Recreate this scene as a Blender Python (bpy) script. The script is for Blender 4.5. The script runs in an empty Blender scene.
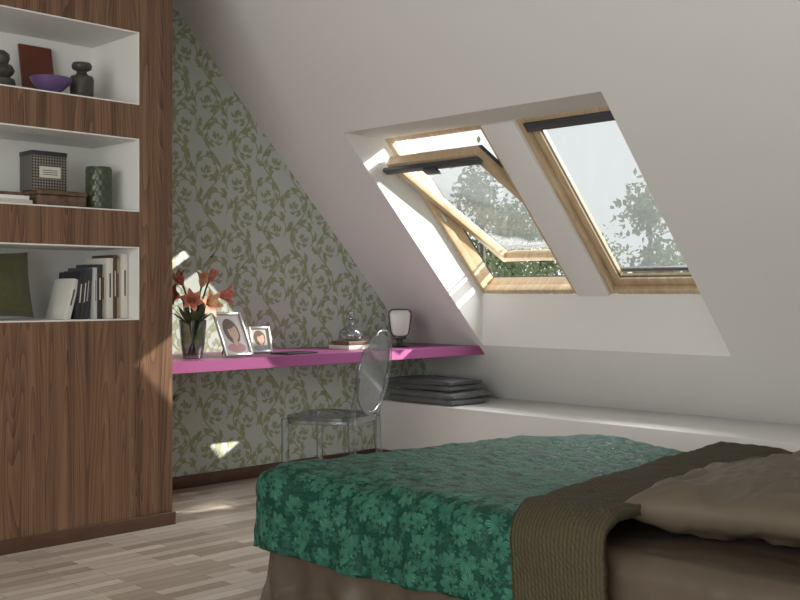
import bpy, bmesh, math, random
from mathutils import Vector, Matrix, noise
random.seed(7)
S=bpy.context.scene
COL=S.collection
# ---------------------------------------------------------------- helpers
def newmat(name):
    m=bpy.data.materials.new(name); m.use_nodes=True
    nt=m.node_tree; nt.nodes.clear()
    out=nt.nodes.new('ShaderNodeOutputMaterial')
    return m,nt,out
def pmat(name,col,rough=0.6,metal=0.0,bump=0,bscale=50,var=0.0,sheen=0,trans=0,coat=0,spec=0.5):
    m,nt,out=newmat(name)
    b=nt.nodes.new('ShaderNodeBsdfPrincipled')
    b.inputs['Base Color'].default_value=(*col,1)
    b.inputs['Roughness'].default_value=rough
    b.inputs['Metallic'].default_value=metal
    b.inputs['Sheen Weight'].default_value=sheen
    b.inputs['Coat Weight'].default_value=coat
    b.inputs['Specular IOR Level'].default_value=spec
    nt.links.new(b.outputs[0],out.inputs[0])
    tc=nt.nodes.new('ShaderNodeTexCoord')
    if bump or var:
        n=nt.nodes.new('ShaderNodeTexNoise'); n.inputs['Scale'].default_value=bscale; n.inputs['Detail'].default_value=4
        nt.links.new(tc.outputs['Object'],n.inputs['Vector'])
        if bump:
            bp=nt.nodes.new('ShaderNodeBump'); bp.inputs['Strength'].default_value=bump; bp.inputs['Distance'].default_value=0.01
            nt.links.new(n.outputs['Fac'],bp.inputs['Height']); nt.links.new(bp.outputs[0],b.inputs['Normal'])
        if var:
            r=nt.nodes.new('ShaderNodeValToRGB')
            r.color_ramp.elements[0].position=.3; r.color_ramp.elements[1].position=.7
            r.color_ramp.elements[0].color=(*[c*(1-var) for c in col],1)
            r.color_ramp.elements[1].color=(*[min(1,c*(1+var)) for c in col],1)
            nt.links.new(n.outputs['Fac'],r.inputs[0]); nt.links.new(r.outputs[0],b.inputs['Base Color'])
    return m
def smooth(o,ang=40):
    for p in o.data.polygons: p.use_smooth=True
    try:
        o.data.set_sharp_from_angle(angle=math.radians(ang))
    except Exception: pass
def mk(name,verts,faces,mat=None,parent=None,sm=False,recalc=True,uvs=None,ang=40):
    me=bpy.data.meshes.new(name)
    me.from_pydata([tuple(v) for v in verts],[],faces)
    if uvs is not None:
        l=me.uv_layers.new(name='UVMap')
        for p in me.polygons:
            for li in p.loop_indices:
                l.data[li].uv=uvs[me.loops[li].vertex_index]
    if recalc:
        bm=bmesh.new(); bm.from_mesh(me); bmesh.ops.recalc_face_normals(bm,faces=bm.faces); bm.to_mesh(me); bm.free()
    o=bpy.data.objects.new(name,me); COL.objects.link(o)
    if mat:
        for mm in (mat if isinstance(mat,(list,tuple)) else [mat]): me.materials.append(mm)
    if parent: o.parent=parent
    if sm: smooth(o,ang)
    return o
def empty(name):
    e=bpy.data.objects.new(name,None); COL.objects.link(e); e.empty_display_size=.1; return e
I4=Matrix.Identity(4)
BF=[(0,1,3,2),(4,6,7,5),(0,4,5,1),(2,3,7,6),(0,2,6,4),(1,5,7,3)]
def box(name,lo,hi,mat,parent=None,M=I4,bev=0.0,seg=2):
    vs=[M@Vector((x,y,z)) for x in (lo[0],hi[0]) for y in (lo[1],hi[1]) for z in (lo[2],hi[2])]
    me=bpy.data.meshes.new(name); me.from_pydata([tuple(v) for v in vs],[],BF)
    bm=bmesh.new(); bm.from_mesh(me); bmesh.ops.recalc_face_normals(bm,faces=bm.faces)
    if bev>0: bmesh.ops.bevel(bm,geom=bm.edges[:],offset=bev,segments=seg,affect='EDGES',profile=.5)
    bm.to_mesh(me); bm.free()
    o=bpy.data.objects.new(name,me); COL.objects.link(o); me.materials.append(mat)
    if parent: o.parent=parent
    if bev>0: smooth(o,50)
    return o
def lathe(name,prof,mat,loc=(0,0,0),parent=None,seg=32,M=None):
    vs=[];fs=[]
    for r,z in prof:
        for k in range(seg):
            a=2*math.pi*k/seg; vs.append(Vector((r*math.cos(a),r*math.sin(a),z)))
    n=len(prof)
    for i in range(n-1):
        for k in range(seg):
            k2=(k+1)%seg; fs.append((i*seg+k,i*seg+k2,(i+1)*seg+k2,(i+1)*seg+k))
    fs.append(tuple(range(seg))[::-1]); fs.append(tuple((n-1)*seg+k for k in range(seg)))
    T=Matrix.Translation(loc) if M is None else M
    return mk(name,[T@v for v in vs],fs,mat,parent,sm=True,ang=50)
def tube(name,pts,rad,mat,parent=None,seg=10,closed=False,flat=1.0):
    pts=[Vector(p) for p in pts]; n=len(pts); vs=[];fs=[]
    if not isinstance(rad,(list,tuple)): rad=[rad]*n
    up=Vector((0,0,1)); prevn=None
    for i,p in enumerate(pts):
        if closed: t=(pts[(i+1)%n]-pts[i-1]).normalized()
        else: t=(pts[min(i+1,n-1)]-pts[max(i-1,0)]).normalized()
        if prevn is None:
            a=up if abs(t.z)<.9 else Vector((1,0,0))
            nn=(a-t*a.dot(t)).normalized()
        else: nn=(prevn-t*prevn.dot(t)).normalized()
        prevn=nn; b=t.cross(nn)
        for k in range(seg):
            a=2*math.pi*k/seg; vs.append(p+nn*math.cos(a)*rad[i]+b*math.sin(a)*rad[i]*flat)
    rng=n if closed else n-1
    for i in range(rng):
        j=(i+1)%n
        for k in range(seg):
            k2=(k+1)%seg; fs.append((i*seg+k,i*seg+k2,j*seg+k2,j*seg+k))
    if not closed:
        fs.append(tuple(range(seg))[::-1]); fs.append(tuple((n-1)*seg+k for k in range(seg)))
    return mk(name,vs,fs,mat,parent,sm=True,ang=60)
def N(nt,t,**kw):
    n=nt.nodes.new(t)
    for k,v in kw.items(): setattr(n,k,v)
    return n
def math_(nt,op,a,b=None,c=None,clamp=False):
    n=nt.nodes.new('ShaderNodeMath'); n.operation=op; n.use_clamp=clamp
    for i,v in enumerate((a,b,c)):
        if v is None: continue
        if isinstance(v,(int,float)): n.inputs[i].default_value=v
        else: nt.links.new(v,n.inputs[i])
    return n.outputs[0]

# ---------------------------------------------------------------- materials
plaster=pmat('white_plaster',(.74,.735,.715),.9,bump=.05,bscale=180,spec=.2)
white_in=pmat('white_lacquer',(.74,.74,.71),.6,spec=.3)
pink=pmat('plum_lacquer',(.27,.066,.185),.4,bump=.01,bscale=20)
black=pmat('black_plastic',(.02,.02,.022),.4)
darkgrey=pmat('dark_grey_metal',(.07,.075,.08),.45,metal=.3)
clipw=pmat('white_plastic',(.8,.8,.8),.4)
silver=pmat('brushed_silver',(.6,.6,.6),.3,metal=.9)

def pine_m():
    m,nt,out=newmat('pine_wood'); b=N(nt,'ShaderNodeBsdfPrincipled'); tc=N(nt,'ShaderNodeTexCoord')
    mp=N(nt,'ShaderNodeMapping'); mp.inputs['Scale'].default_value=(30,5,5)
    n=N(nt,'ShaderNodeTexNoise'); n.inputs['Scale'].default_value=1.5; n.inputs['Detail'].default_value=5
    r=N(nt,'ShaderNodeValToRGB'); r.color_ramp.elements[0].color=(.44,.32,.19,1); r.color_ramp.elements[1].color=(.60,.47,.31,1)
    r.color_ramp.elements[0].position=.3; r.color_ramp.elements[1].position=.7
    nt.links.new(tc.outputs['Object'],mp.inputs[0]); nt.links.new(mp.outputs[0],n.inputs['Vector']); nt.links.new(n.outputs['Fac'],r.inputs[0])
    nt.links.new(r.outputs[0],b.inputs['Base Color']); b.inputs['Roughness'].default_value=.4; nt.links.new(b.outputs[0],out.inputs[0]); return m
pine=pine_m()

def walnut_m():
    m,nt,out=newmat('walnut_veneer'); b=N(nt,'ShaderNodeBsdfPrincipled'); tc=N(nt,'ShaderNodeTexCoord')
    mp=N(nt,'ShaderNodeMapping'); mp.inputs['Scale'].default_value=(1.0,6.5,.42)
    n1=N(nt,'ShaderNodeTexNoise'); n1.inputs['Scale'].default_value=1.2; n1.inputs['Detail'].default_value=1; n1.inputs['Distortion'].default_value=.25
    nt.links.new(tc.outputs['Object'],mp.inputs[0]); nt.links.new(mp.outputs[0],n1.inputs['Vector'])
    f=math_(nt,'MULTIPLY',n1.outputs['Fac'],26.0); f=math_(nt,'FRACT',f)
    f=math_(nt,'POWER',f,1.5)
    mp2=N(nt,'ShaderNodeMapping'); mp2.inputs['Scale'].default_value=(4,230.0,3.0)
    n2=N(nt,'ShaderNodeTexNoise'); n2.inputs['Scale'].default_value=1; n2.inputs['Detail'].default_value=4
    nt.links.new(tc.outputs['Object'],mp2.inputs[0]); nt.links.new(mp2.outputs[0],n2.inputs['Vector'])
    mp3=N(nt,'ShaderNodeMapping'); mp3.inputs['Scale'].default_value=(1,26.0,.3)
    n3=N(nt,'ShaderNodeTexNoise'); n3.inputs['Scale'].default_value=1; n3.inputs['Detail'].default_value=3
    nt.links.new(tc.outputs['Object'],mp3.inputs[0]); nt.links.new(mp3.outputs[0],n3.inputs['Vector'])
    a=math_(nt,'MULTIPLY',f,.22); c=math_(nt,'MULTIPLY',n2.outputs['Fac'],.5); d=math_(nt,'MULTIPLY',n3.outputs['Fac'],.8)
    s=math_(nt,'ADD',a,c); s=math_(nt,'ADD',s,d)
    r=N(nt,'ShaderNodeValToRGB'); e=r.color_ramp.elements
    e[0].position=.52; e[0].color=(.235,.130,.074,1); e[1].position=1.0; e[1].color=(.050,.024,.013,1)
    x=e.new(.76); x.color=(.150,.079,.044,1)
    nt.links.new(s,r.inputs[0]); nt.links.new(r.outputs[0],b.inputs['Base Color']); b.inputs['Roughness'].default_value=.45
    nt.links.new(b.outputs[0],out.inputs[0]); return m
walnut=walnut_m()
skirt_wood=pmat('skirting_wood',(.085,.042,.024),.45,var=.2,bscale=12)

def floor_m():
    m,nt,out=newmat('strip_parquet'); b=N(nt,'ShaderNodeBsdfPrincipled'); tc=N(nt,'ShaderNodeTexCoord')
    sp=N(nt,'ShaderNodeSeparateXYZ'); cb=N(nt,'ShaderNodeCombineXYZ')
    nt.links.new(tc.outputs['Object'],sp.inputs[0]); nt.links.new(sp.outputs['Y'],cb.inputs['X']); nt.links.new(sp.outputs['X'],cb.inputs['Y'])
    br=N(nt,'ShaderNodeTexBrick'); br.inputs['Scale'].default_value=1; br.inputs['Brick Width'].default_value=.42; br.inputs['Row Height'].default_value=.062
    br.inputs['Mortar Size'].default_value=.0012; br.offset=.37; br.offset_frequency=2; br.inputs['Bias'].default_value=-.1
    br.inputs['Color1'].default_value=(.64,.57,.49,1); br.inputs['Color2'].default_value=(.33,.26,.205,1); br.inputs['Mortar'].default_value=(.2,.14,.1,1)
    nt.links.new(cb.outputs[0],br.inputs['Vector'])
    mp=N(nt,'ShaderNodeMapping'); mp.inputs['Scale'].default_value=(90,5,1)
    n=N(nt,'ShaderNodeTexNoise'); n.inputs['Scale'].default_value=1; n.inputs['Detail'].default_value=4
    nt.links.new(tc.outputs['Object'],mp.inputs[0]); nt.links.new(mp.outputs[0],n.inputs['Vector'])
    v=math_(nt,'MULTIPLY_ADD',n.outputs['Fac'],.5,.75)
    mx=N(nt,'ShaderNodeVectorMath',operation='SCALE'); nt.links.new(br.outputs['Color'],mx.inputs[0]); nt.links.new(v,mx.inputs['Scale'])
    nt.links.new(mx.outputs[0],b.inputs['Base Color']); b.inputs['Roughness'].default_value=.38
    nt.links.new(b.outputs[0],out.inputs[0]); return m
floorm=floor_m()

wp_base=pmat('wallpaper_ground',(.50,.55,.52),.8,bump=.03,bscale=300,spec=.2)
wp_leaf=pmat('wallpaper_leaf_print',(.325,.350,.225),.75,var=.10,bscale=25,spec=.2)

def spread_m():
    m,nt,out=newmat('emerald_brocade'); b=N(nt,'ShaderNodeBsdfPrincipled'); uv=N(nt,'ShaderNodeTexCoord')
    def layer(scale,petals,R0,amp,seedoff):
        mp=N(nt,'ShaderNodeMapping'); mp.inputs['Scale'].default_value=(scale,scale,1); mp.inputs['Location'].default_value=(seedoff,seedoff*1.7,0)
        nt.links.new(uv.outputs['UV'],mp.inputs[0])
        vo=N(nt,'ShaderNodeTexVoronoi',voronoi_dimensions='2D'); vo.inputs['Scale'].default_value=1; vo.inputs['Randomness'].default_value=.7
        nt.links.new(mp.outputs[0],vo.inputs['Vector'])
        sub=N(nt,'ShaderNodeVectorMath',operation='SUBTRACT'); nt.links.new(mp.outputs[0],sub.inputs[0]); nt.links.new(vo.outputs['Position'],sub.inputs[1])
        sp=N(nt,'ShaderNodeSeparateXYZ'); nt.links.new(sub.outputs[0],sp.inputs[0])
        ang=math_(nt,'ARCTAN2',sp.outputs['Y'],sp.outputs['X'])
        sc=N(nt,'ShaderNodeSeparateColor'); nt.links.new(vo.outputs['Color'],sc.inputs[0])
        ang=math_(nt,'MULTIPLY_ADD',sc.outputs[0],6.283,ang)
        r=vo.outputs['Distance']
        cp=math_(nt,'ABSOLUTE',math_(nt,'COSINE',math_(nt,'MULTIPLY',ang,petals/2)))
        asym=math_(nt,'MULTIPLY_ADD',math_(nt,'COSINE',ang),.17,R0)
        R=math_(nt,'MULTIPLY_ADD',math_(nt,'POWER',cp,.55),amp,asym)
        msk=math_(nt,'MULTIPLY',math_(nt,'SUBTRACT',R,r),10.0,clamp=True)
        veins=math_(nt,'MULTIPLY_ADD',math_(nt,'COSINE',math_(nt,'MULTIPLY',ang,petals*3)),.15,.85)
        sw=math_(nt,'MULTIPLY_ADD',sc.outputs[1],.35,.65)
        ctr=math_(nt,'MULTIPLY',math_(nt,'SUBTRACT',r,.05),14.0,clamp=True)
        return math_(nt,'MULTIPLY',math_(nt,'MULTIPLY',math_(nt,'MULTIPLY',msk,veins),ctr),sw)
    a=layer(13.5,8,.25,.28,0); c=layer(22,6,.18,.24,3.3)
    c=math_(nt,'MULTIPLY',c,.5)
    tot=math_(nt,'MAXIMUM',a,c)
    rp=N(nt,'ShaderNodeValToRGB'); rp.color_ramp.elements[0].color=(.003,.045,.030,1); rp.color_ramp.elements[1].color=(.045,.185,.122,1)
    nt.links.new(tot,rp.inputs[0]); nt.links.new(rp.outputs[0],b.inputs['Base Color'])
    # crinkled quilting between the motifs
    mpq=N(nt,'ShaderNodeMapping'); mpq.inputs['Scale'].default_value=(22,55,1); nt.links.new(uv.outputs['UV'],mpq.inputs[0])
    nq=N(nt,'ShaderNodeTexNoise'); nq.inputs['Scale'].default_value=1; nq.inputs['Detail'].default_value=2; nt.links.new(mpq.outputs[0],nq.inputs['Vector'])
    hh=math_(nt,'MULTIPLY_ADD',nq.outputs['Fac'],.9,tot)
    bp=N(nt,'ShaderNodeBump'); bp.inputs['Strength'].default_value=.8; bp.inputs['Distance'].default_value=.010
    nt.links.new(hh,bp.inputs['Height']); nt.links.new(bp.outputs[0],b.inputs['Normal'])
    b.inputs['Roughness'].default_value=.5; b.inputs['Specular IOR Level'].default_value=.3
    nt.links.new(b.outputs[0],out.inputs[0]); return m
spreadm=spread_m()
def quilt_m():
    m,nt,out=newmat('quilted_olive_fabric'); b=N(nt,'ShaderNodeBsdfPrincipled'); uv=N(nt,'ShaderNodeTexCoord')
    w=N(nt,'ShaderNodeTexWave',bands_direction='X'); w.inputs['Scale'].default_value=24; w.inputs['Distortion'].default_value=1.5; w.inputs['Detail Scale'].default_value=6
    nt.links.new(uv.outputs['UV'],w.inputs['Vector'])
    r=N(nt,'ShaderNodeValToRGB'); r.color_ramp.elements[0].color=(.045,.038,.020,1); r.color_ramp.elements[1].color=(.070,.060,.034,1)
    nt.links.new(w.outputs['Fac'],r.inputs[0]); nt.links.new(r.outputs[0],b.inputs['Base Color'])
    w2=N(nt,'ShaderNodeTexWave',bands_direction='DIAGONAL'); w2.inputs['Scale'].default_value=30; w2.inputs['Distortion'].default_value=3; nt.links.new(uv.outputs['UV'],w2.inputs['Vector'])
    h=math_(nt,'MULTIPLY_ADD',w2.outputs['Fac'],.8,w.outputs['Fac'])
    bp=N(nt,'ShaderNodeBump'); bp.inputs['Strength'].default_value=.45; bp.inputs['Distance'].default_value=.006
    nt.links.new(h,bp.inputs['Height']); nt.links.new(bp.outputs[0],b.inputs['Normal'])
    b.inputs['Roughness'].default_value=.8; b.inputs['Specular IOR Level'].default_value=.2
    nt.links.new(b.outputs[0],out.inputs[0]); return m
quiltm=quilt_m()
satin=pmat('taupe_satin',(.100,.080,.056),.48,bump=.10,bscale=10,spec=.25)
satin_d=pmat('taupe_sheet',(.082,.062,.043),.48,bump=.12,bscale=9,spec=.3)
wool=pmat('grey_wool',(.12,.127,.133),.95,bump=.6,bscale=120,var=.35,sheen=.2)
wool2=pmat('charcoal_wool',(.085,.09,.098),.95,bump=.6,bscale=120,var=.35,sheen=.2)

def clear_m(name,tint,power=3.0,k=.6,base=.03,rough=.03,edge=.0,haze=0.0):
    m,nt,out=newmat(name)
    lw=N(nt,'ShaderNodeLayerWeight'); lw.inputs['Blend'].default_value=.5
    fp=math_(nt,'POWER',lw.outputs['Facing'],power)
    fa=math_(nt,'MULTIPLY_ADD',fp,k,base,clamp=True)
    t=N(nt,'ShaderNodeBsdfTransparent')
    cr=N(nt,'ShaderNodeMix',data_type='RGBA'); nt.links.new(fp,cr.inputs[0]); cr.inputs[6].default_value=(*tint,1); cr.inputs[7].default_value=(*[c*(1-edge) for c in tint],1)
    nt.links.new(cr.outputs[2],t.inputs[0])
    g=N(nt,'ShaderNodeBsdfGlossy'); g.inputs['Roughness'].default_value=rough; g.inputs[0].default_value=(.95,.97,1,1)
    mx=N(nt,'ShaderNodeMixShader'); nt.links.new(fa,mx.inputs[0]); nt.links.new(t.outputs[0],mx.inputs[1]); nt.links.new(g.outputs[0],mx.inputs[2])
    res=mx.outputs[0]
    if haze:
        d=N(nt,'ShaderNodeBsdfDiffuse'); d.inputs[0].default_value=(.55,.58,.6,1)
        m2=N(nt,'ShaderNodeMixShader'); m2.inputs[0].default_value=haze; nt.links.new(res,m2.inputs[1]); nt.links.new(d.outputs[0],m2.inputs[2]); res=m2.outputs[0]
    nt.links.new(res,out.inputs[0]); return m
glass=clear_m('window_glass',(.98,.985,.98),4,.25,.02)
acryl=clear_m('clear_polycarbonate',(.86,.88,.89),1.4,.5,.06,edge=.95,haze=.03)
vglass=clear_m('smoked_glass',(.60,.60,.57),2,.6,.06,edge=.7)
cglass=clear_m('clear_glass',(.82,.85,.85),1.5,.6,.07,edge=.85,haze=.03)
def mesh_m():
    m,nt,out=newmat('awning_mesh_fabric')
    t=N(nt,'ShaderNodeBsdfTransparent'); d=N(nt,'ShaderNodeBsdfTranslucent'); d.inputs[0].default_value=(.05,.053,.053,1)
    mx=N(nt,'ShaderNodeMixShader'); mx.inputs[0].default_value=.50
    nt.links.new(t.outputs[0],mx.inputs[1]); nt.links.new(d.outputs[0],mx.inputs[2]); nt.links.new(mx.outputs[0],out.inputs[0]); return m
meshm=mesh_m()

# ---------------------------------------------------------------- room
def zs(y): return .986+1.028*(4.946-y)
def ys(z): return 4.946-(z-.986)/1.028
XR=7.0; YB=-2.2; ZC=2.9
HX0,HX1,HZ0,HZ1=.65,2.37,.765,2.0
OFF=.33
box('floor',(-.1,YB-.1,-.1),(XR+.1,5.9,0),floorm)
ysb=ys(.0); yst=ys(ZC)
V=[(0,YB,0),(0,ysb,0),(0,yst,ZC),(0,YB,ZC),(-.12,YB,0),(-.12,ysb,0),(-.12,yst,ZC),(-.12,YB,ZC)]
wall=mk('wall_left',V,[(0,1,2,3),(4,7,6,5),(0,4,5,1),(1,5,6,2),(2,6,7,3),(3,7,4,0)],[wp_base,wp_leaf])
# print pattern: parallel serpentine vines, every bend filled by a curled leafy scroll
pv=[];pf=[];ns_=[0]
def strip(L,R):
    b=len(pv); ns_[0]+=1; xo=.0012+(ns_[0]*7%41)*.00002
    for l,r in zip(L,R): pv.append((xo,)+tuple(l)); pv.append((xo,)+tuple(r))
    for i in range(len(L)-1): pf.append((b+2*i,b+2*i+1,b+2*i+3,b+2*i+2))
def leaf(p,ang,L,W,bend,lob=3):
    n=16; Ls=[];Rs=[]; x,y=p; a=ang
    for i in range(n+1):
        t=i/n
        env=math.sin(math.pi*min(1,t**.7))**.8
        lobe=1-.45*abs(math.sin(math.pi*lob*t+.3))**3
        w=W*env*lobe
        nx,ny=-math.sin(a),math.cos(a)
        fx=math.cos(a)*w*.45; fy=math.sin(a)*w*.45
        Ls.append((x+nx*w+fx,y+ny*w+fy)); Rs.append((x-nx*w+fx,y-ny*w+fy))
        x+=math.cos(a)*L/n; y+=math.sin(a)*L/n; a+=bend/n
    strip(Ls,Rs)
def curve(pts,w0,w1):
    Ls=[];Rs=[];n=len(pts)
    for i,(y,z) in enumerate(pts):
        a=pts[min(i+1,n-1)]; b=pts[max(i-1,0)]; dy,dz=a[0]-b[0],a[1]-b[1]; l=math.hypot(dy,dz) or 1
        w=w0+(w1-w0)*i/(n-1); Ls.append((y-dz/l*w,z+dy/l*w)); Rs.append((y+dz/l*w,z-dy/l*w))
    strip(Ls,Rs)
rp_=random.Random(3)
PER=.40; AMP=.065; SPC=.215
def scroll(cy,cz,side,R):
    # arc starting on the vine and winding inwards around (cy,cz)
    n=44; pts=[]; heads=[]
    a0=math.pi if side>0 else 0
    for i in range(n+1):
        t=i/n; a=a0-side*(-.6+t*2*math.pi*1.15); r=R*(1-t)**.75+.012
        pts.append((cy+r*math.cos(a),cz+r*math.sin(a)))
    for i in range(n+1):
        p=pts[max(i-1,0)]; q_=pts[min(i+1,n)]; heads.append(math.atan2(q_[1]-p[1],q_[0]-p[0]))
    curve(pts,.0036,.0022)
    turn=-side
    for j,i in enumerate(range(2,n-4,5)):
        s=(1-.5*i/n)*.80
        leaf(pts[i],heads[i]-turn*(.7+.3*rp_.random()),.095*s,.0225*s,turn*1.5,3)
        if j%2: leaf(pts[i],heads[i]+turn*.7,.06*s,.016*s,-turn*1.2,2)
    for q in range(5): leaf((cy,cz),q*1.257+rp_.random(),.028,.0105,.4,2)
Y=2.45; col=0
while Y<5.9:
    ph=(col%2)*math.pi*.0+col*.9
    pts=[]
    nseg=260
    for i in range(nseg):
        z=-.2+i*.013; pts.append((Y+AMP*math.sin(z*2*math.pi/PER+ph),z))
    curve(pts,.0042,.0042)
    for i in range(4,nseg-4,5):
        dy=pts[i+1][0]-pts[i-1][0]; dz=pts[i+1][1]-pts[i-1][1]; a=math.atan2(dz,dy)
        s=1 if (i//5)%2 else -1
        leaf(pts[i],a+s*(.7+.4*rp_.random()),.072,.018,-s*1.1,3)
    # scroll centres sit in the concave bends on both sides
    k0=int((-.3*2*math.pi/PER+ph)/math.pi)
    for k in range(k0,k0+40):
        th=math.pi/2+k*math.pi
        z=(th-ph)*PER/(2*math.pi)
        if z<-.1 or z>3.1: continue
        s=math.sin(th) # +1 bulge to +y -> concave side is -y
        scroll(Y-s*.028,z,s,.078)
    Y+=SPC; col+=1
me=bpy.data.meshes.new('pat'); me.from_pydata(pv,[],pf)
bm=bmesh.new(); bm.from_mesh(me)
def cut(co,no):
    bmesh.ops.bisect_plane(bm,geom=bm.verts[:]+bm.edges[:]+bm.faces[:],plane_co=co,plane_no=no,clear_outer=True)
cut((0,0,.02),(0,0,-1)); cut((0,2.72,0),(0,-1,0)); cut((0,ys(1),1),(0,1.028,1)); cut((0,0,2.88),(0,0,1))
for f in bm.faces:
    if f.normal.x<0: f.normal_flip()
bm.to_mesh(me); bm.free()
me.materials.append(wp_leaf)
pat=bpy.data.objects.new('wallpaper_print',me); COL.objects.link(pat); pat.parent=wall

V=[];F=[]
def q(*p):
    b=len(V); V.extend(p); F.append(tuple(range(b,b+len(p))))
def sp(x,z): return (x,ys(z),z)
ZB=.30
for (xa,xb,za,zb) in [(0,HX0,ZB,ZC),(HX1,XR,ZB,ZC),(HX0,HX1,ZB,HZ0),(HX0,HX1,HZ1,ZC)]:
    q(sp(xa,za),sp(xb,za),sp(xb,zb),sp(xa,zb))
yb=ys(HZ0); yt=ys(HZ1); zwb=HZ0+OFF; ywt=yt+OFF/1.028
for x in (HX0,HX1): q((x,yb,HZ0),(x,yb,zwb),(x,ywt,HZ1),(x,yt,HZ1))
q((HX0,yb,HZ0),(HX1,yb,HZ0),(HX1,yb,zwb),(HX0,yb,zwb))
q((HX0,yt,HZ1),(HX1,yt,HZ1),(HX1,ywt,HZ1),(HX0,ywt,HZ1))
q((0,yst,ZC),(XR,yst,ZC),(XR,YB,ZC),(0,YB,ZC))
def op(x,z): return (x,ys(z)+.26,z+.25)
for (xa,xb,za,zb) in [(-.3,HX0-.0,ZB-.6,ZC+.3),(HX1,XR+.2,ZB-.6,ZC+.3),(HX0,HX1,ZB-.6,HZ0-.01),(HX0,HX1,HZ1+.0,ZC+.3)]:
    q(op(xa,za),op(xb,za),op(xb,zb),op(xa,zb))
ceil=mk('ceiling',V,F,plaster,recalc=False)
LY,LZ=4.84,.39
box('wall_knee_ledge',(0,LY,0),(XR,5.75,LZ),plaster,bev=.004)
box('wall_right',(XR,YB-.1,0),(XR+.1,5.9,ZC+.1),plaster)
bw=empty('wall_back')  # unseen wall; its opening is invented to let fill light in
for i,(a,b) in enumerate([((-.1,YB-.1,0),(2.6,YB,ZC)),((6.4,YB-.1,0),(XR,YB,ZC)),((2.6,YB-.1,0),(6.4,YB,.5)),((2.6,YB-.1,2.5),(6.4,YB,ZC))]):
    box('panel_%d'%i,a,b,plaster,bw)
box('baseboard_left',(0,2.79,0),(.016,LY,.07),skirt_wood,bev=.003)
box('baseboard_front',(0.016,LY-.016,0),(XR,LY,.07),skirt_wood,bev=.003)

# ---------------------------------------------------------------- windows
ca,sa=.6973,.7168
def winM(x0): 
    return Matrix(((1,0,0,x0),(0,-ca,sa,yb),(0,sa,ca,zwb),(0,0,0,1)))
LW=math.hypot(ywt-yb,HZ1-zwb)
WW=.75
def rect_frame(pre,M,x0,x1,y0,y1,z0,z1,w,mat,par,bev=.003,wt=None,wb=None):
    wt=wt or w; wb=wb or w
    box(pre+'_left',(x0,y0,z0),(x0+w,y1,z1),mat,par,M,bev)
    box(pre+'_right',(x1-w,y0,z0),(x1,y1,z1),mat,par,M,bev)
    box(pre+'_top',(x0+w,y1-wt,z0),(x1-w,y1,z1),mat,par,M,bev)
    box(pre+'_bottom',(x0+w,y0,z0),(x1-w,y0+wb,z1),mat,par,M,bev)
def plane(name,x0,x1,y0,y1,z,mat,par,M):
    return mk(name,[M@Vector(p) for p in ((x0,y0,z),(x1,y0,z),(x1,y1,z),(x0,y1,z))],[(0,1,2,3)],mat,par,recalc=False)
def base_frame(par,x0):
    M=winM(x0)
    rect_frame('frame',M,0,WW,0,LW,.0,.05,.032,pine,par)
    rect_frame('frame_outer',M,0,WW,0,LW,.05,.13,.022,pine,par)
    rect_frame('flashing',M,-.03,WW+.03,-.03,LW+.03,.13,.145,.05,darkgrey,par)
    return M
w1=empty('window_1'); M1=base_frame(w1,HX0)
w2=empty('window_2'); M2=base_frame(w2,HX1-WW)
rect_frame('sash',M2,.034,WW-.034,.034,LW-.034,.035,.085,.045,pine,w2,wt=.075,wb=.05)
rect_frame('gasket',M2,.077,WW-.077,.082,LW-.105,.05,.06,.006,darkgrey,w2,bev=0)
box('pane',(.075,.08,.062),(WW-.075,LW-.1,.068),glass,w2,M2)
plane('awning_blind',.04,WW-.04,.09,LW-.06,.100,meshm,w2,M2)
box('blind_bottom_bar',(.04,.085,.09),(WW-.04,.108,.112),darkgrey,w2,M2,.003)
box('blind_cassette',(.0,LW-.14,.095),(WW,LW+.04,.17),darkgrey,w2,M2,.01)
box('ventilation_flap',(.04,LW-.085,-.012),(WW-.04,LW-.03,.034),darkgrey,w2,M2,.008)
for k in (.25,.42,.58): box('clip',(k,.07,.055),(k+.035,.084,.085),clipw,w2,M2,.002)
dv=box('wall_window_pier',(HX0+WW,-.0,-.02),(HX1-WW,LW,.15),plaster,None,Matrix(((1,0,0,0),(0,-ca,sa,yb),(0,sa,ca,zwb),(0,0,0,1))),.004)
# open, centre-pivoted sash
T=Vector((0,4.27,1.865)); B=Vector((0,5.34,1.325))
d=(T-B); SL=d.length; d.normalize(); nrm=Vector((0,-d.z,d.y)); 
if nrm.z<0: nrm=-nrm
MS=Matrix(((1,0,0,HX0),(0,d.y,nrm.y,B.y),(0,d.z,nrm.z,B.z),(0,0,0,1)))
sx0,sx1=.034,WW-.034
rect_frame('sash',MS,sx0,sx1,0,SL,-.025,.03,.045,pine,w1,wt=.085,wb=.05)
rect_frame('sash_cladding',MS,sx0-.008,sx1+.008,-.008,SL-.02,.03,.045,.03,darkgrey,w1,bev=0)
box('pane',(sx0+.045,.05,0),(sx1-.045,SL-.085,.006),glass,w1,MS)
plane('awning_blind',sx0+.02,sx1-.02,.07,SL-.09,.048,meshm,w1,MS)
box('blind_bottom_bar',(sx0,.06,.046),(sx1,.078,.06),darkgrey,w1,MS,.003)
box('ventilation_flap',(sx0-.03,SL-.06,-.058),(sx1+.02,SL-.012,-.03),darkgrey,w1,MS,.008)
box('flap_body',(sx0+.01,SL-.05,-.032),(sx1-.01,SL-.02,-.02),silver,w1,MS,.003)
box('latch',(.32,SL-.08,-.075),(.42,SL-.03,-.055),darkgrey,w1,MS,.005)
box('latch_arm',(.36,SL-.12,-.05),(.385,SL-.05,-.03),silver,w1,MS,.004)
for k in (.30,.46): box('hinge_plate',(k,SL-.1,-.032),(k+.03,SL-.062,-.024),silver,w1,MS,.002)
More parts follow.
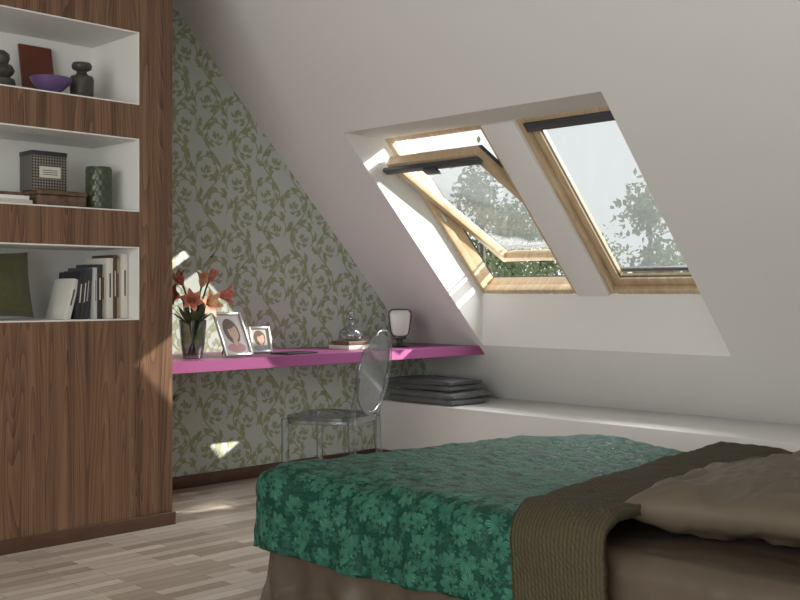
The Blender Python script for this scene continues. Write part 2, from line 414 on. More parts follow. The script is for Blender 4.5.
box('blind_cassette',(.0,LW-.07,.10),(WW,LW+.04,.17),darkgrey,w1,M1,.01)
for k in (.45,.55): box('clip',(k,.0,-.035),(k+.03,.02,-.02),clipw,w1,MS,.002)
for s in (.02,WW-.035): box('pivot_hinge',(s,LW*.5-.05,.03),(s+.014,LW*.5+.05,.06),silver,w1,M1,.002)

# ---------------------------------------------------------------- bookshelf
bs=empty('bookshelf'); FX=.748; Y0,Y1=.5,2.78; NY0,NY1=1.25,2.6; ND=.33
lev=[(.975,1.313),(1.476,1.815),(1.972,2.31)]
box('lower_panel',(0.002,Y0,.0),(FX,NY1-.0015,lev[0][0]),walnut,bs)
box('right_stile',(0.002,NY1+.0015,.0),(FX,Y1,ZC-.002),walnut,bs,bev=.002)
box('left_stile',(0.002,Y0,lev[0][0]),(FX,NY0,ZC-.002),walnut,bs)
box('rail_1',(0.33,NY0,lev[0][1]),(FX,NY1-.0015,lev[1][0]),walnut,bs)
box('rail_2',(0.33,NY0,lev[1][1]),(FX,NY1-.0015,lev[2][0]),walnut,bs)
box('upper_panel',(0.002,NY0,lev[2][1]),(FX,NY1-.0015,ZC-.002),walnut,bs)
box('niche_back',(0.002,NY0,lev[0][0]),(ND,NY1,lev[2][1]),white_in,bs)
box('plinth',(FX,Y0,0),(FX+.014,Y1+.01,.06),skirt_wood,bs,bev=.002)
lt=.006
for i,(a,b) in enumerate(lev):
    box('liner_bottom_%d'%i,(ND,NY0,a),(FX+.001,NY1,a+lt),white_in,bs)
    box('liner_top_%d'%i,(ND,NY0,b-lt),(FX+.001,NY1,b),white_in,bs)
    box('liner_side_%d'%i,(ND,NY1-lt-.0015,a+lt),(FX+.001,NY1,b-lt),white_in,bs)
S1,S2,S3=[l[0]+lt+.0005 for l in lev]

dkcer=pmat('dark_ceramic',(.05,.045,.038),.5,bump=.4,bscale=60,var=.4)
lathe('ceramic_vase',[(.042,0),(.052,.01),(.054,.10),(.050,.115),(.026,.125),(.022,.14),(.042,.15),(.046,.165),(.040,.178),(.018,.182)],dkcer,(.60,2.39,S3))
lathe('ceramic_pot',[(.05,0),(.062,.02),(.055,.05),(.035,.06),(.05,.075),(.056,.09),(.045,.11),(.028,.118),(.036,.14),(.034,.16),(.015,.175)],dkcer,(.60,2.01,S3))
purple=pmat('purple_glaze',(.13,.075,.20),.35)
lathe('bowl',[(.028,0),(.034,.006),(.03,.012),(.055,.028),(.082,.055),(.092,.078),(.088,.078),(.076,.056),(.05,.032),(.01,.02)],purple,(.64,2.22,S3))
Mb=Matrix.Translation((.42,2.27,S3))@Matrix.Rotation(-.22,4,'Y')
bkred=pmat('red_brown_cover',(.13,.035,.02),.5)
box('picture_book',(0,-.075,.0),(.014,.085,.28),bkred,None,Mb,.002)
boxw=pmat('wooden_box',(.12,.07,.045),.6,var=.4,bscale=30)
bx=empty('storage_box'); box('body',(.50,2.14,S2),(.68,2.37,S2+.05),boxw,bx,bev=.003); box('lid',(.498,2.138,S2+.052),(.682,2.372,S2+.072),boxw,bx,bev=.003)
def dots_m():
    m,nt,out=newmat('patterned_card'); b=N(nt,'ShaderNodeBsdfPrincipled'); tc=N(nt,'ShaderNodeTexCoord')
    ch=N(nt,'ShaderNodeTexChecker'); ch.inputs['Scale'].default_value=110; ch.inputs['Color1'].default_value=(.03,.026,.024,1); ch.inputs['Color2'].default_value=(.20,.18,.16,1)
    mp=N(nt,'ShaderNodeMapping'); mp.inputs['Rotation'].default_value=(math.radians(45),0,0)
    nt.links.new(tc.outputs['Object'],mp.inputs[0]); nt.links.new(mp.outputs[0],ch.inputs['Vector']); nt.links.new(ch.outputs[0],b.inputs['Base Color']); b.inputs['Roughness'].default_value=.6
    nt.links.new(b.outputs[0],out.inputs[0]); return m
db=empty('decorative_box'); box('carton',(.52,2.13,S2+.0725),(.64,2.295,S2+.245),dots_m(),db,bev=.002)
paper=pmat('cream_paper',(.6,.57,.5),.7)
box('carton_edge',(.519,2.128,S2+.228),(.642,2.297,S2+.248),black,db,bev=.002)
box('label',(.64,2.165,S2+.130),(.6415,2.265,S2+.180),paper,db)
for k in range(3): box('label_text',(.6415,2.18,S2+.143+k*.009),(.6418,2.25,S2+.146+k*.009),black,db)
lb=empty('book_stack')
box('book_1',(.5,1.86,S2),(.69,2.11,S2+.022),paper,lb,bev=.002); box('book_2',(.51,1.88,S2+.0225),(.68,2.10,S2+.04),clipw,lb,bev=.002); box('book_3',(.51,1.87,S2+.0405),(.67,2.08,S2+.055),boxw,lb,bev=.002)
gv=pmat('dark_green_glaze',(.05,.065,.035),.35)
vs=[];fs=[];sg=72;nr=60
for i in range(nr+1):
    z=.2*i/nr
    for k in range(sg):
        a=2*math.pi*k/sg
        r=.057+.004*(abs(math.cos(a*6+math.pi*z/.05))*abs(math.cos(a*6-math.pi*z/.05)))**.5*(1 if .008<z<.192 else 0)
        vs.append((.62+r*math.cos(a),2.465+r*math.sin(a),S2+z))
for i in range(nr):
    for k in range(sg): fs.append((i*sg+k,i*sg+(k+1)%sg,(i+1)*sg+(k+1)%sg,(i+1)*sg+k))
fs.append(tuple(range(sg)))
b0=len(vs)
for k in range(sg):
    a=2*math.pi*k/sg; vs.append((.62+.048*math.cos(a),2.465+.048*math.sin(a),S2+.2))
for k in range(sg):
    a=2*math.pi*k/sg; vs.append((.62+.048*math.cos(a),2.465+.048*math.sin(a),S2+.02))
for k in range(sg):
    k2=(k+1)%sg; fs.append((nr*sg+k,nr*sg+k2,b0+k2,b0+k)); fs.append((b0+k,b0+k2,b0+sg+k2,b0+sg+k))
fs.append(tuple(b0+sg+k for k in range(sg)))
mk('green_vase',vs,fs,gv,sm=True)
# books row
bk=empty('books')
cols=[(.62,.60,.55),(.02,.02,.025),(.03,.03,.03),(.05,.06,.08),(.5,.5,.47),(.03,.03,.035),(.55,.5,.42),(.62,.6,.55),(.09,.05,.03),(.5,.42,.30),(.65,.62,.56)]
ths=[.03,.022,.018,.024,.014,.026,.022,.03,.02,.024,.03]
hs=[.19,.215,.22,.235,.235,.25,.255,.28,.295,.28,.30]
y=2.588
for i in range(len(cols)-1,-1,-1):
    t=ths[i]; h=hs[i]; cm=pmat('book_cover_%d'%i,cols[i],.55)
    lean=0 if i>3 else -.10
    if i==0: lean=-.25
    y-=t+.001
    if i==0: y-=.018
    if lean==0: M=Matrix.Translation((.47,y,S1))
    else: M=Matrix.Translation((.47,y-.024,S1+.0005))@Matrix.Rotation(lean,4,'X')
    dpt=.20 if i%3 else .185
    box('cover_%d'%i,(0,0,0),(dpt,t,h),cm,bk,M,.0015)
    box('title_%d'%i,(dpt,t*.38,h*.35),(dpt+.0006,t*.62,h*.75),paper if sum(cols[i])<.3 else dkcer,bk,M)
def pillow(name,w,d,h,mat,M,n=40,seed=0,wr=.006,pinch=.07):
    vs=[];fs=[]
    for side in (1,-1):
        for i in range(n+1):
            for j in range(n+1):
                u=-1+2*i/n; v=-1+2*j/n
                x=u*w/2*(1-pinch*(1-v*v)**1.0); y=v*d/2*(1-pinch*(1-u*u))
                t=max(0,(1-u*u)*(1-v*v))**.42
                z=side*h/2*t
                nn=noise.noise(Vector((u*1.8+seed,v*1.8,side*3)))*1.0
                rg=1-abs(noise.noise(Vector((u*2.2+v*1.2+seed,v*3.2-u*1.0,side+seed))))*2
                nn+=.8*max(0,rg-.55)*2*(.3+abs(u*v))
                nn+=noise.noise(Vector((u*6+seed,v*5,side)))*.3
                z+=nn*wr*3*min(1,t*1.2)*side
                vs.append(M@Vector((x,y,z)))
    m=n+1
    for s in (0,1):
        for i in range(n):
            for j in range(n):
                a=s*m*m+i*m+j; f=(a,a+1,a+m+1,a+m); fs.append(f if s else f[::-1])
    o=mk(name,vs,fs,mat,recalc=False)
    bm=bmesh.new(); bm.from_mesh(o.data); bmesh.ops.remove_doubles(bm,verts=bm.verts,dist=.0005); bmesh.ops.recalc_face_normals(bm,faces=bm.faces); bm.to_mesh(o.data); bm.free()
    for p in o.data.polygons: p.use_smooth=True
    return o
olive=pmat('olive_velvet',(.065,.065,.022),.9,bump=.2,bscale=40,sheen=.2)
pillow('cushion',.30,.34,.13,olive,Matrix.Translation((.57,1.99,S1+.155))@Matrix.Rotation(math.radians(78),4,'Y'),seed=4,wr=.003)

# ---------------------------------------------------------------- desk
DZ=.76; DT=.058; DX=.62
y1=ys(DZ)-.002; y2=ys(DZ-DT)-.002
V=[(0.003,Y1+.002,DZ-DT),(DX,Y1+.002,DZ-DT),(DX,Y1+.002,DZ),(0.003,Y1+.002,DZ),(0.003,y2,DZ-DT),(DX,y2,DZ-DT),(DX,y1,DZ),(0.003,y1,DZ)]
dk=mk('desk',V,[(0,1,2,3),(4,7,6,5),(0,4,5,1),(1,5,6,2),(2,6,7,3),(3,7,4,0)],pink)
bm=bmesh.new(); bm.from_mesh(dk.data); bmesh.ops.bevel(bm,geom=bm.edges[:],offset=.002,segments=2,affect='EDGES'); bm.to_mesh(dk.data); bm.free()

# flower vase
fv=empty('flower_vase'); vx,vy=.44,3.10
lathe('vase_glass',[(.04,0),(.05,.004),(.062,.08),(.072,.2),(.069,.2),(.058,.08),(.044,.014),(.002,.012)],vglass,(vx,vy,DZ+.0005),fv)
stemm=pmat('stem_green',(.09,.13,.05),.5); leafm=pmat('leaf_green',(.08,.12,.05),.5,var=.3)
petm=pmat('coral_petal',(.55,.17,.12),.5,var=.3,bscale=45); stam=pmat('stamen',(.6,.5,.2),.6)
petw=pmat('salmon_petal',(.58,.28,.19),.5,var=.25,bscale=45)
def flower(c,dirv,L,open_,par,idx,mat):
    dirv=Vector(dirv).normalized(); a=Vector((0,0,1)) if abs(dirv.z)<.9 else Vector((1,0,0))
    e1=dirv.cross(a).normalized(); e2=dirv.cross(e1)
    vs=[];fs=[]
    for p in range(6):
        th=p*math.pi/3+idx; rad=e1*math.cos(th)+e2*math.sin(th); tan=-e1*math.sin(th)+e2*math.cos(th)
        b=len(vs); n=8
        for i in range(n+1):
            t=i/n; ax=L*(t-.35*open_*t*t*t); rr=.005+L*open_*(.28*t+.50*t**3)
            w=L*.24*math.sin(math.pi*min(1,(t*.93+.05)))**.8
            for k in (-1,-.4,.4,1):
                vs.append(Vector(c)+dirv*ax+rad*(rr-.35*w*abs(k)**2*.6)+tan*w*k)
        for i in range(n):
            for k in range(3): fs.append((b+i*4+k,b+i*4+k+1,b+i*4+k+5,b+i*4+k+4))
    mk('petals_%d'%idx,vs,fs,mat,par,sm=True,recalc=False,ang=180)
    for p in range(4):
        th=p*1.57; e=Vector(c)+dirv*L*.9+(e1*math.cos(th)+e2*math.sin(th))*L*.13
        tube('stamen_%d_%d'%(idx,p),[Vector(c),e],[.0012,.002],stam,par,seg=5)
fl=[((.06,-.12,.32),(.3,-1,.2),.10,.75,0),((.0,-.06,.38),(.1,-.6,.8),.09,.6,0),((.02,.04,.37),(.0,.3,1),.10,.7,1),((.06,.11,.33),(.4,1,.0),.105,.85,0),((0,.10,.40),(-.1,.7,1),.08,.4,0),((.1,.0,.29),(.9,.1,.0),.10,.9,1),((.08,-.06,.30),(.8,-.5,.1),.09,.8,0)]
for i,(o,dv_,L,opn,mi) in enumerate(fl):
    c=Vector((vx+o[0],vy+o[1],DZ+o[2])); dn=Vector(dv_).normalized()
    st=Vector((vx-o[0]*.15,vy-o[1]*.2,DZ+.02)); mid=Vector((vx+o[0]*.35,vy+o[1]*.35,DZ+.22))
    pts=[]
    for k in range(9):
        t=k/8; p=st*(1-t)**3+mid*3*t*(1-t)**2+(c-dn*.05)*3*t*t*(1-t)+c*t**3; pts.append(p)
    tube('stem_%d'%i,pts,.005,stemm,fv,seg=6)
    flower(c,dn,L,opn,fv,i,petw if mi else petm)
def leaf3(name,base,dirv,L,W,par,mat=leafm,droop=.5):
    d=Vector(dirv).normalized(); side=d.cross(Vector((0,0,1))).normalized(); vs=[];fs=[];n=8; p=Vector(base)
    for i in range(n+1):
        t=i/n; w=W*math.sin(math.pi*min(1,t*.95+.04))
        vs+= [p-side*w,p+Vector((0,0,-w*.25)),p+side*w]; p=p+(d+Vector((0,0,-droop*t*t))).normalized()*L/n
    for i in range(n):
        for k in range(2): fs.append((i*3+k,i*3+k+1,i*3+k+4,i*3+k+3))
    mk(name,vs,fs,mat,par,sm=True,recalc=False,ang=180)
for i in range(12):
    a=i*.55+.3; leaf3('leaf_%d'%i,(vx+.02*math.cos(a),vy+.02*math.sin(a),DZ+.17),(math.cos(a),math.sin(a),.8+.5*(i%3)),.13+.03*(i%2),.018,fv)

def pframe(name,loc,yaw,lean,w,h,kind):
    e=empty(name)
    M=Matrix.Translation(loc)@Matrix.Rotation(yaw,4,'Z')@Matrix.Rotation(-lean,4,'Y')
    fw=.014
    rect=[((0,-w/2,0),(.012,-w/2+fw,h)),((0,w/2-fw,0),(.012,w/2,h)),((0,-w/2+fw,0),(.012,w/2-fw,fw)),((0,-w/2+fw,h-fw),(.012,w/2-fw,h))]
    for i,(a,b) in enumerate(rect): box('rim_%d'%i,a,b,silver,e,M,.002)
    box('backing',(-.004,-w/2+.003,.003),(.002,w/2-.003,h-.003),black,e,M)
    box('photo_mount',(.002,-w/2+fw,fw),(.004,w/2-fw,h-fw),pmat('photo_bg_'+name,(.55,.50,.47) if kind==0 else (.5,.48,.45),.4),e,M)
    def ell(nm,cy,cz,ry,rz,mat,x,rot=0):
        vs=[]
        for k in range(28):
            a=2*math.pi*k/28; p,q_=ry*math.cos(a),rz*math.sin(a)
            vs.append(M@Vector((x,cy+p*math.cos(rot)-q_*math.sin(rot),cz+p*math.sin(rot)+q_*math.cos(rot))))
        mk(nm,vs,[tuple(range(28))],mat,e,recalc=False)
    hair=pmat('photo_hair_'+name,(.10,.05,.03) if kind==0 else (.12,.07,.04),.5); skin=pmat('photo_skin_'+name,(.55,.36,.28),.5); dress=pmat('photo_dress_'+name,(.45,.22,.22) if kind==0 else (.3,.3,.33),.5)
    ell('print_hair',-w*.02,h*.57,w*.27,h*.29,hair,.0045,.15)
    ell('print_dress',0,h*.19,w*.33,h*.11,dress,.0048)
    ell('print_neck',w*.02,h*.34,w*.08,h*.10,skin,.0050)
    ell('print_face',w*.03,h*.55,w*.17,h*.19,skin,.0052,.15)
    ell('print_fringe',-w*.03,h*.70,w*.19,h*.07,hair,.0053,.35)
    ell('print_eye_l',-.04*w,h*.58,w*.022,h*.01,hair,.0054); ell('print_eye_r',.09*w,h*.585,w*.022,h*.01,hair,.0054); ell('print_mouth',.035*w,h*.46,w*.045,h*.009,dress,.0054)
    f=M@Vector((-.004,0,h*.7)); g=Vector((f.x,f.y,loc[2]))-Vector((math.cos(yaw),math.sin(yaw),0))*h*.25
    tube('strut',[f,g+Vector((0,0,.003))],.004,black,e,seg=6)
pframe('picture_frame',(.49,3.36,DZ+.003),.0,.50,.18,.26,0)
pframe('picture_frame.001',(.32,3.64,DZ+.002),-.25,.35,.13,.155,1)
box('tablet',(-.07,-.12,0),(.07,.12,.009),black,None,Matrix.Translation((.46,3.76,DZ+.0005))@Matrix.Rotation(.1,4,'Z'),.003)
b2=empty('stacked_books')
box('book_1',(-.09,-.12,0),(.09,.12,.026),paper,b2,Matrix.Translation((.33,4.33,DZ+.0005)),.002); box('book_2',(-.08,-.11,.0265),(.08,.10,.050),boxw,b2,Matrix.Translation((.33,4.33,DZ+.0005)),.002)
lathe('glass_decanter',[(.045,0),(.068,.008),(.076,.03),(.068,.058),(.030,.088),(.016,.10),(.014,.125),(.024,.132),(.024,.138),(.010,.142),(.023,.158),(.020,.175),(.002,.184)],cglass,(.33,4.31,DZ+.0515))
# small table lamp: rounded frosted shade in a dark frame on a foot
tl=empty('table_lamp'); frost=pmat('frosted_glass',(.55,.57,.53),.3)
Ml=Matrix.Translation((.38,4.68,DZ+.0005))@Matrix.Rotation(math.radians(-45),4,'Z')@Matrix.Scale(1.08,4)
lathe('foot',[(.05,0),(.052,.008),(.02,.016),(.014,.03),(.014,.05),(.02,.055)],black,None,tl,M=Ml)
vs=[];fs=[];n=36
def sq(k,sx,sy,e=.32):
    a=2*math.pi*k/n; c,s=math.cos(a),math.sin(a); return sx*math.copysign(abs(c)**e,c),sy*math.copysign(abs(s)**e,s)
lv=[(-.03,.55),(-.03,.8),(-.02,.9),(.018,.97),(.03,.93),(.034,.8),(.034,.3)]
zc=.140
for x,s in lv:
    for k in range(n):
        a,b=sq(k,.058*s,.078*s,.42); vs.append(Ml@Vector((x,a*(1+.18*b/.078),zc+b)))
for i in range(len(lv)-1):
    for k in range(n): fs.append((i*n+k,i*n+(k+1)%n,(i+1)*n+(k+1)%n,(i+1)*n+k))
fs.append(tuple(range(n))); fs.append(tuple((len(lv)-1)*n+k for k in range(n)))
mk('shade',vs,fs,frost,tl,sm=True)
rim=[]
for k in range(n):
    a,b=sq(k,.060,.080,.42); rim.append(Ml@Vector((.012,a*(1+.18*b/.078),zc+b)))
tube('shade_rim',rim,.004,darkgrey,tl,seg=8,closed=True)
box('cradle',(-.03,-.035,.045),(.03,.035,.070),black,tl,Ml,.006)

# ---------------------------------------------------------------- folded blankets on ledge
def blanket(name,x0,x1,y0,y1,z0,layers,lh,mat,seed):
    e=empty(name)
    for l in range(layers):
        za=z0+l*lh; nx=40; vs=[];fs=[]
        sec=[];ns=28
        for k in range(ns):
            a=2*math.pi*k/ns; c,s=math.cos(a),math.sin(a)
            sec.append(((y0+y1)/2+(y1-y0)/2*math.copysign(abs(c)**.25,c), za+lh/2+lh/2*math.copysign(abs(s)**.55,s)))
        for i in range(nx+1):
            t=i/nx; x=x0+(x1-x0)*t; ed=min(1,(min(t,1-t)*12+.25))**.5
            for (yy,zz) in sec:
                w=noise.noise(Vector((x*5,yy*5,l*3+seed)))
                zz2=za+lh/2+(zz-za-lh/2)*ed
                vs.append((x+noise.noise(Vector((yy*6,zz*20,seed+l)))*.012,yy+noise.noise(Vector((x*4,l*2.0,seed)))*.015*(1 if yy<(y0+y1)/2 else 0),zz2+ (w*.006*(l+1)/layers if zz2>za+lh*.5 else w*.006*l/layers)))
        for i in range(nx):
            for k in range(ns): fs.append((i*ns+k,i*ns+(k+1)%ns,(i+1)*ns+(k+1)%ns,(i+1)*ns+k))
        fs.append(tuple(range(ns))); fs.append(tuple(nx*ns+k for k in range(ns)))
        mk('fold_%d'%l,vs,fs,mat,e,sm=True,ang=70)
blanket('folded_blanket',.08,.66,4.86,5.22,LZ+.001,2,.040,wool,1)
blanket('folded_blanket.001',.06,.62,4.88,5.20,LZ+.088,2,.034,wool2,5)

# ---------------------------------------------------------------- transparent chair
ch=empty('transparent_chair')
fdir=Vector((-.93,-.37,0)).normalized(); sdir=Vector((0,0,1)).cross(fdir)
C0=Vector((.83,3.73,0))
MC=Matrix(((fdir.x,sdir.x,0,C0.x),(fdir.y,sdir.y,0,C0.y),(0,0,1,0),(0,0,0,1)))
def L(x,y,z): return MC@Vector((x,y,z))
def seat_out(a):
    c,s=math.cos(a),math.sin(a); x=.205*math.copysign(abs(c)**.45,c); y=.205*math.copysign(abs(s)**.45,s)
    y*= (1+.12*(x/.2)); return x,y
vs=[];fs=[];n=48;rings=8
for layer,zoff in ((0,.0),(1,-.018)):
    for r in range(rings+1):
        rr=r/rings if r else .001
        for k in range(n):
            x,y_=seat_out(2*math.pi*k/n); z=.455-.012*(1-rr*rr)+zoff; vs.append(L(x*rr,y_*rr,z))
off=(rings+1)*n
for l in (0,1):
    for r in range(rings):
        for k in range(n):
            fs.append((l*off+r*n+k,l*off+r*n+(k+1)%n,l*off+(r+1)*n+(k+1)%n,l*off+(r+1)*n+k))
for k in range(n): fs.append((rings*n+k,rings*n+(k+1)%n,off+rings*n+(k+1)%n,off+rings*n+k))
mk('seat',vs,fs,acryl,ch,sm=True)
ap=[L(*[seat_out(2*math.pi*k/n)[i]*.96 for i in (0,1)],.428) for k in range(n)]
tube('apron',ap,.014,acryl,ch,seg=8,closed=True,flat=.5)
for sy in (-1,1):
    tube('front_leg_%d'%sy,[L(.185,sy*.195,.44),L(.187,sy*.196,.25),L(.188,sy*.198,.0)],[.023,.019,.014],acryl,ch,seg=14)
    tube('rear_leg_%d'%sy,[L(-.18,sy*.155,.44),L(-.185,sy*.158,.3),L(-.21,sy*.162,.12),L(-.25,sy*.168,.0)],[.023,.02,.017,.014],acryl,ch,seg=14)
    tube('back_upright_%d'%sy,[L(-.18,sy*.155,.44),L(-.195,sy*.16,.50),L(-.215,sy*.17,.58),L(-.235,sy*.182,.66)],[.018,.014,.012,.011],acryl,ch,seg=10)
def bk_pt(u,v):
    y_=u*.185; z=.685+v*.215; x=-.235-.035*(v)-.03*(1-abs(u)**2)*.6
    return (x,y_,z)
n=40; ring=[L(*bk_pt(math.cos(2*math.pi*k/n),math.sin(2*math.pi*k/n))) for k in range(n)]
tube('back_rim',ring,.012,acryl,ch,seg=10,closed=True)
vs=[];fs=[];R=8
for layer in (0,1):
    for r in range(R+1):
        rr=max(r/R,.001)
        for k in range(n):
            p=bk_pt(rr*math.cos(2*math.pi*k/n),rr*math.sin(2*math.pi*k/n)); vs.append(L(p[0]+layer*.008,p[1],p[2]))
off=(R+1)*n
for l in (0,1):
    for r in range(R):
        for k in range(n): fs.append((l*off+r*n+k,l*off+r*n+(k+1)%n,l*off+(r+1)*n+(k+1)%n,l*off+(r+1)*n+k))
for k in range(n): fs.append((R*n+k,R*n+(k+1)%n,off+R*n+(k+1)%n,off+R*n+k))
mk('back_panel',vs,fs,acryl,ch,sm=True)

# ---------------------------------------------------------------- bed
BX0,BX1,BY0,BY1=2.04,4.15,2.34,3.84
def cloth(name,xs,ys_,rect,zt,r,flare,mat,rip=.012,amp=.006,seed=0,skew=0,thick=.01,parent=None,ripf=9,sag=0,mind=0.0,diag=0,kstart=0.0):
    x0,x1,y0,y1=rect; vs=[];fs=[];uv=[]
    nx,ny=len(xs),len(ys_)
    for cx in xs:
        for cy in ys_:
            sx=cx+skew*(cy-y0)
            ox=(sx-x0) if sx<x0 else ((sx-x1) if sx>x1 else 0); oy=(cy-y0) if cy<y0 else ((cy-y1) if cy>y1 else 0)
            m=max(abs(ox),abs(oy)); bxp=min(max(sx,x0),x1); byp=min(max(cy,y0),y1)
            h=0;drop=0
            if m>0:
                dl=math.hypot(ox,oy); dx,dy=ox/dl,oy/dl; q_=r*math.pi/2
                if m<q_: a=m/r; h=r*math.sin(a); drop=r*(1-math.cos(a))
                else:
                    h=r+max(0,(m-q_)-kstart)*flare; drop=r+(m-q_)
                    per=(bxp+math.atan2(dy,dx)*.35+byp)
                    k=min(1,max(0,(m-q_)-kstart)/.2)
                    fold=math.sin(per*ripf*2.1+seed+diag*drop*6)+.8*math.sin(per*ripf*4.3+seed*2-diag*drop*9)+.9*noise.noise(Vector((per*9+diag*drop*4,drop*3,seed)))
                    if diag:
                        rg=1-2*abs(noise.noise(Vector((per*3.5+drop*5,drop*2-per*2,seed+2))))
                        fold+=1.6*max(0,rg-.5)*2
                    h+=k*rip*fold
            else: dx=dy=0
            nz=amp*(noise.noise(Vector((cx*9,cy*9,seed)))+.7*noise.noise(Vector((cx*22,cy*22,seed+5))))+ .022*noise.noise(Vector((cx*2.2,cy*2.2,seed)))*(amp/.006)
            z=zt-drop+nz
            ex=max(0,min(1,(bxp-x0)/.35)); ey=max(0,min(1,(byp-y0)/.3,(y1-byp)/.3))
            z+=-sag*(1-ex)-sag*(1-ey)
            z=max(z,mind)
            vs.append((bxp+dx*(h+nz),byp+dy*(h+nz),z)); uv.append((cx,cy))
    for i in range(nx-1):
        for j in range(ny-1):
            a=i*ny+j; fs.append((a,a+ny,a+ny+1,a+1))
    o=mk(name,vs,fs,mat,parent,recalc=False,uvs=uv)
    for p in o.data.polygons: p.use_smooth=True
    if thick:
        md=o.modifiers.new('thickness','SOLIDIFY'); md.thickness=thick; md.offset=-1
    return o
def fr(a,b,st):
    n=int(round((b-a)/st)); return [a+(b-a)*i/n for i in range(n+1)]
bed=empty('bed')
r=.06
Ls=r*math.pi/2+(.42-r)
cloth('fitted_sheet',fr(BX0+r-Ls,BX1-r+Ls,.013),fr(BY0+r-Ls,BY1-r+Ls,.013),(BX0+r,BX1-r,BY0+r,BY1-r),.42,r,.06,satin_d,rip=.013,amp=.003,seed=3,thick=0,parent=bed,ripf=8,mind=.004,diag=1,kstart=.10)
box('mattress',(BX0+.04,BY0+.04,.12),(BX1-.04,BY1-.04,.38),clipw,bed,bev=.04,seg=4)
for i,(x,y) in enumerate([(BX0+.12,BY0+.12),(BX1-.12,BY0+.12),(BX0+.12,BY1-.12),(BX1-.12,BY1-.12)]):
    box('leg_%d'%i,(x-.03,y-.03,0),(x+.03,y+.03,.12),skirt_wood,bed)
r=.11
Ls=r*math.pi/2+.165
cloth('bedspread',fr(BX0-.045+r-Ls,3.36,.011),fr(BY0-.045+r-Ls,BY1+.02-r+Ls,.011),(BX0-.045+r,9,BY0-.045+r,BY1+.02-r),.488,r,.10,spreadm,rip=.010,amp=.007,seed=1,thick=.014,sag=.008)
r=.12
Ln=r*math.pi/2+.30
cloth('throw_blanket',fr(3.19,3.50,.012),fr(BY0-.065+r-Ln,BY1+.04-r+.35,.014),(0,9,BY0-.065+r,BY1+.04-r),.518,r,.07,quiltm,rip=.006,amp=.006,seed=8,skew=-.11,thick=.028,sag=.006)
pillow('pillow',.58,.80,.19,satin,Matrix.Translation((3.69,2.90,.515))@Matrix.Rotation(.05,4,'Z')@Matrix.Rotation(-.05,4,'Y'),n=80,seed=2,wr=.009,pinch=.06)
pillow('pillow.001',.56,.62,.19,satin,Matrix.Translation((3.72,3.60,.520))@Matrix.Rotation(-.1,4,'Z')@Matrix.Rotation(-.08,4,'Y'),n=60,seed=9,wr=.006,pinch=.06)

# ---------------------------------------------------------------- outside
ground=pmat('grass',(.12,.16,.07),.9,var=.3,bscale=.5)
mk('lawn',[(-150,8,-6),(150,8,-6),(150,250,-6),(-150,250,-6)],[(0,1,2,3)],ground)
bark=pmat('bark',(.08,.07,.06),.9,bump=.5,bscale=8)
def leafy_m():
    m,nt,out=newmat('tree_foliage'); d=N(nt,'ShaderNodeBsdfDiffuse'); t=N(nt,'ShaderNodeBsdfTranslucent')
    oi=N(nt,'ShaderNodeTexCoord'); n=N(nt,'ShaderNodeTexNoise'); n.inputs['Scale'].default_value=1.2; nt.links.new(oi.outputs['Object'],n.inputs['Vector'])
    r=N(nt,'ShaderNodeValToRGB'); r.color_ramp.elements[0].color=(.12,.15,.09,1); r.color_ramp.elements[1].color=(.24,.29,.17,1); r.color_ramp.elements[0].position=.35; r.color_ramp.elements[1].position=.65
    nt.links.new(n.outputs['Fac'],r.inputs[0]); nt.links.new(r.outputs[0],d.inputs[0]); nt.links.new(r.outputs[0],t.inputs[0])
    mx=N(nt,'ShaderNodeMixShader'); mx.inputs[0].default_value=.3; nt.links.new(d.outputs[0],mx.inputs[1]); nt.links.new(t.outputs[0],mx.inputs[2]); nt.links.new(mx.outputs[0],out.inputs[0]); return m
foli=leafy_m()
CAM=Vector((5.06,0,1.1)); FP=1053.0
def place(u,D):
    s=(u-400)/FP; return (CAM.x+D*.7071*(-1+s), CAM.y+D*.7071*(1+s))
def tree(name,x,y,top,rad,nl,seed,ls=.16):
    rnd=random.Random(seed); e=empty(name); zb=-6
    tube('trunk',[(x,y,zb),(x+.1,y,zb+(top-zb)*.4),(x,y+.1,top-.5)],[.25,.16,.03],bark,e,seg=8)
    vs=[];fs=[]; clumps=[]
    H=top-zb
    for k in range(34):
        t=rnd.random(); zc=zb+H*.25+t*H*.72; rr=rad*(1-(t**1.5))*.85+.15
        a=rnd.random()*6.283; q_=rr*math.sqrt(rnd.random())
        c=Vector((x+q_*math.cos(a),y+q_*math.sin(a),zc)); clumps.append((c,.35+.35*rad/2*(1-t*.6)))
        tube('branch_%d'%k,[(x,y,zc-.5),c],[.05,.012],bark,e,seg=5)
    for i in range(nl):
        c,cr=rnd.choice(clumps); p=c+Vector((rnd.gauss(0,1),rnd.gauss(0,1),rnd.gauss(0,1)))*cr*.55
        a=Vector((rnd.gauss(0,1),rnd.gauss(0,1),rnd.gauss(0,1))).normalized(); b=a.orthogonal().normalized()
        s=ls*(.6+rnd.random()*.8)/2; k=len(vs)
        vs+= [p-a*s,p+b*s*.5,p+a*s,p-b*s*.5]; fs.append((k,k+1,k+2,k+3))
    mk('foliage',vs,fs,foli,e,recalc=False)
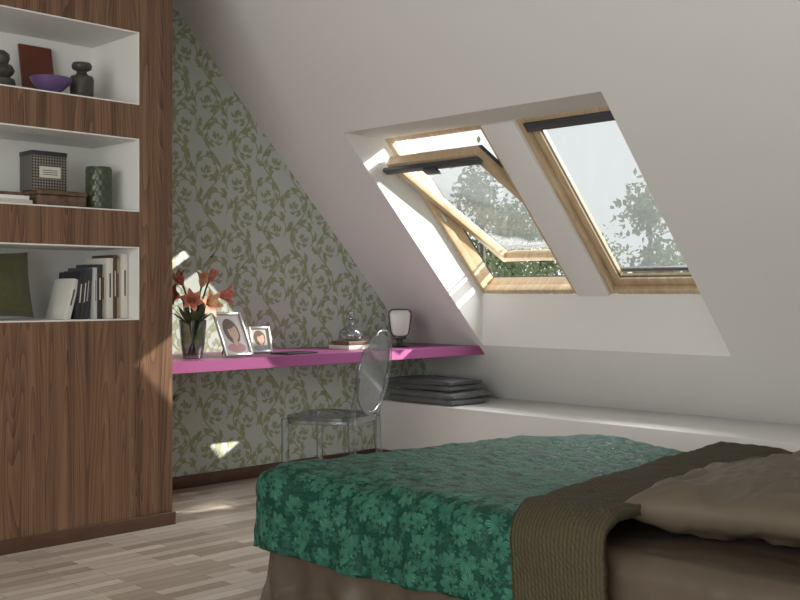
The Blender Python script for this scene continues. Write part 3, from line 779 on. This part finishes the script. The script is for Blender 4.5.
for i,(u,D,vt,rad,nl) in enumerate([(648,24,190,1.9,7500),(480,26,172,2.2,5500),(425,30,215,3,5000),(545,34,225,3.0,5000),(600,36,245,3.2,4000),(700,30,235,2.6,4000),(515,28,205,2.2,5500)]):
    x,y=place(u,D); tree('tree' if i==0 else 'tree.%03d'%i,x,y,1.1+(293-vt)/FP*D,rad,nl,i+11)

# ---------------------------------------------------------------- lights
sun=bpy.data.lights.new('sun','SUN'); sun.energy=14; sun.angle=math.radians(.6); sun.color=(1,.94,.84)
so=bpy.data.objects.new('sun',sun); COL.objects.link(so); so.rotation_euler=Vector((-1,-1.2,-.77)).to_track_quat('-Z','Y').to_euler(); so.location=(8,12,8)
w=bpy.data.worlds.new('World'); S.world=w; w.use_nodes=True; nt=w.node_tree; nt.nodes.clear()
bg=nt.nodes.new('ShaderNodeBackground'); bg.inputs[0].default_value=(.93,.97,1,1); bg.inputs[1].default_value=1.15
wo=nt.nodes.new('ShaderNodeOutputWorld'); nt.links.new(bg.outputs[0],wo.inputs[0])
def area(name,loc,dirv,sx,sy,p,col=(1,1,1)):
    l=bpy.data.lights.new(name,'AREA'); l.shape='RECTANGLE'; l.size=sx; l.size_y=sy; l.energy=p; l.color=col
    o=bpy.data.objects.new(name,l); COL.objects.link(o); o.location=loc; o.rotation_euler=Vector(dirv).to_track_quat('-Z','Y').to_euler(); return o
area('rear_fill_light',(4.5,YB+.02,1.5),(0,1,.05),3.8,2.0,142,(1,.985,.955))  # added fill lamp in the invented rear opening, unseen behind the camera
area('sky_fill_light',(1.9,6.3,3.9),(-.05,-.75,-.85),2.4,2.0,620,(.98,.99,1))  # extra lamp added outside, out of view, to boost skylight through the windows

cam=bpy.data.cameras.new('camera'); co=bpy.data.objects.new('camera',cam); COL.objects.link(co)
co.location=CAM; co.rotation_euler=(math.radians(90),0,math.radians(45)); cam.sensor_width=36; cam.lens=FP/800*36; cam.shift_y=-7/800; cam.clip_start=.05; cam.clip_end=500
S.camera=co
S.view_settings.view_transform='Standard'; S.view_settings.look='None'; S.view_settings.exposure=0
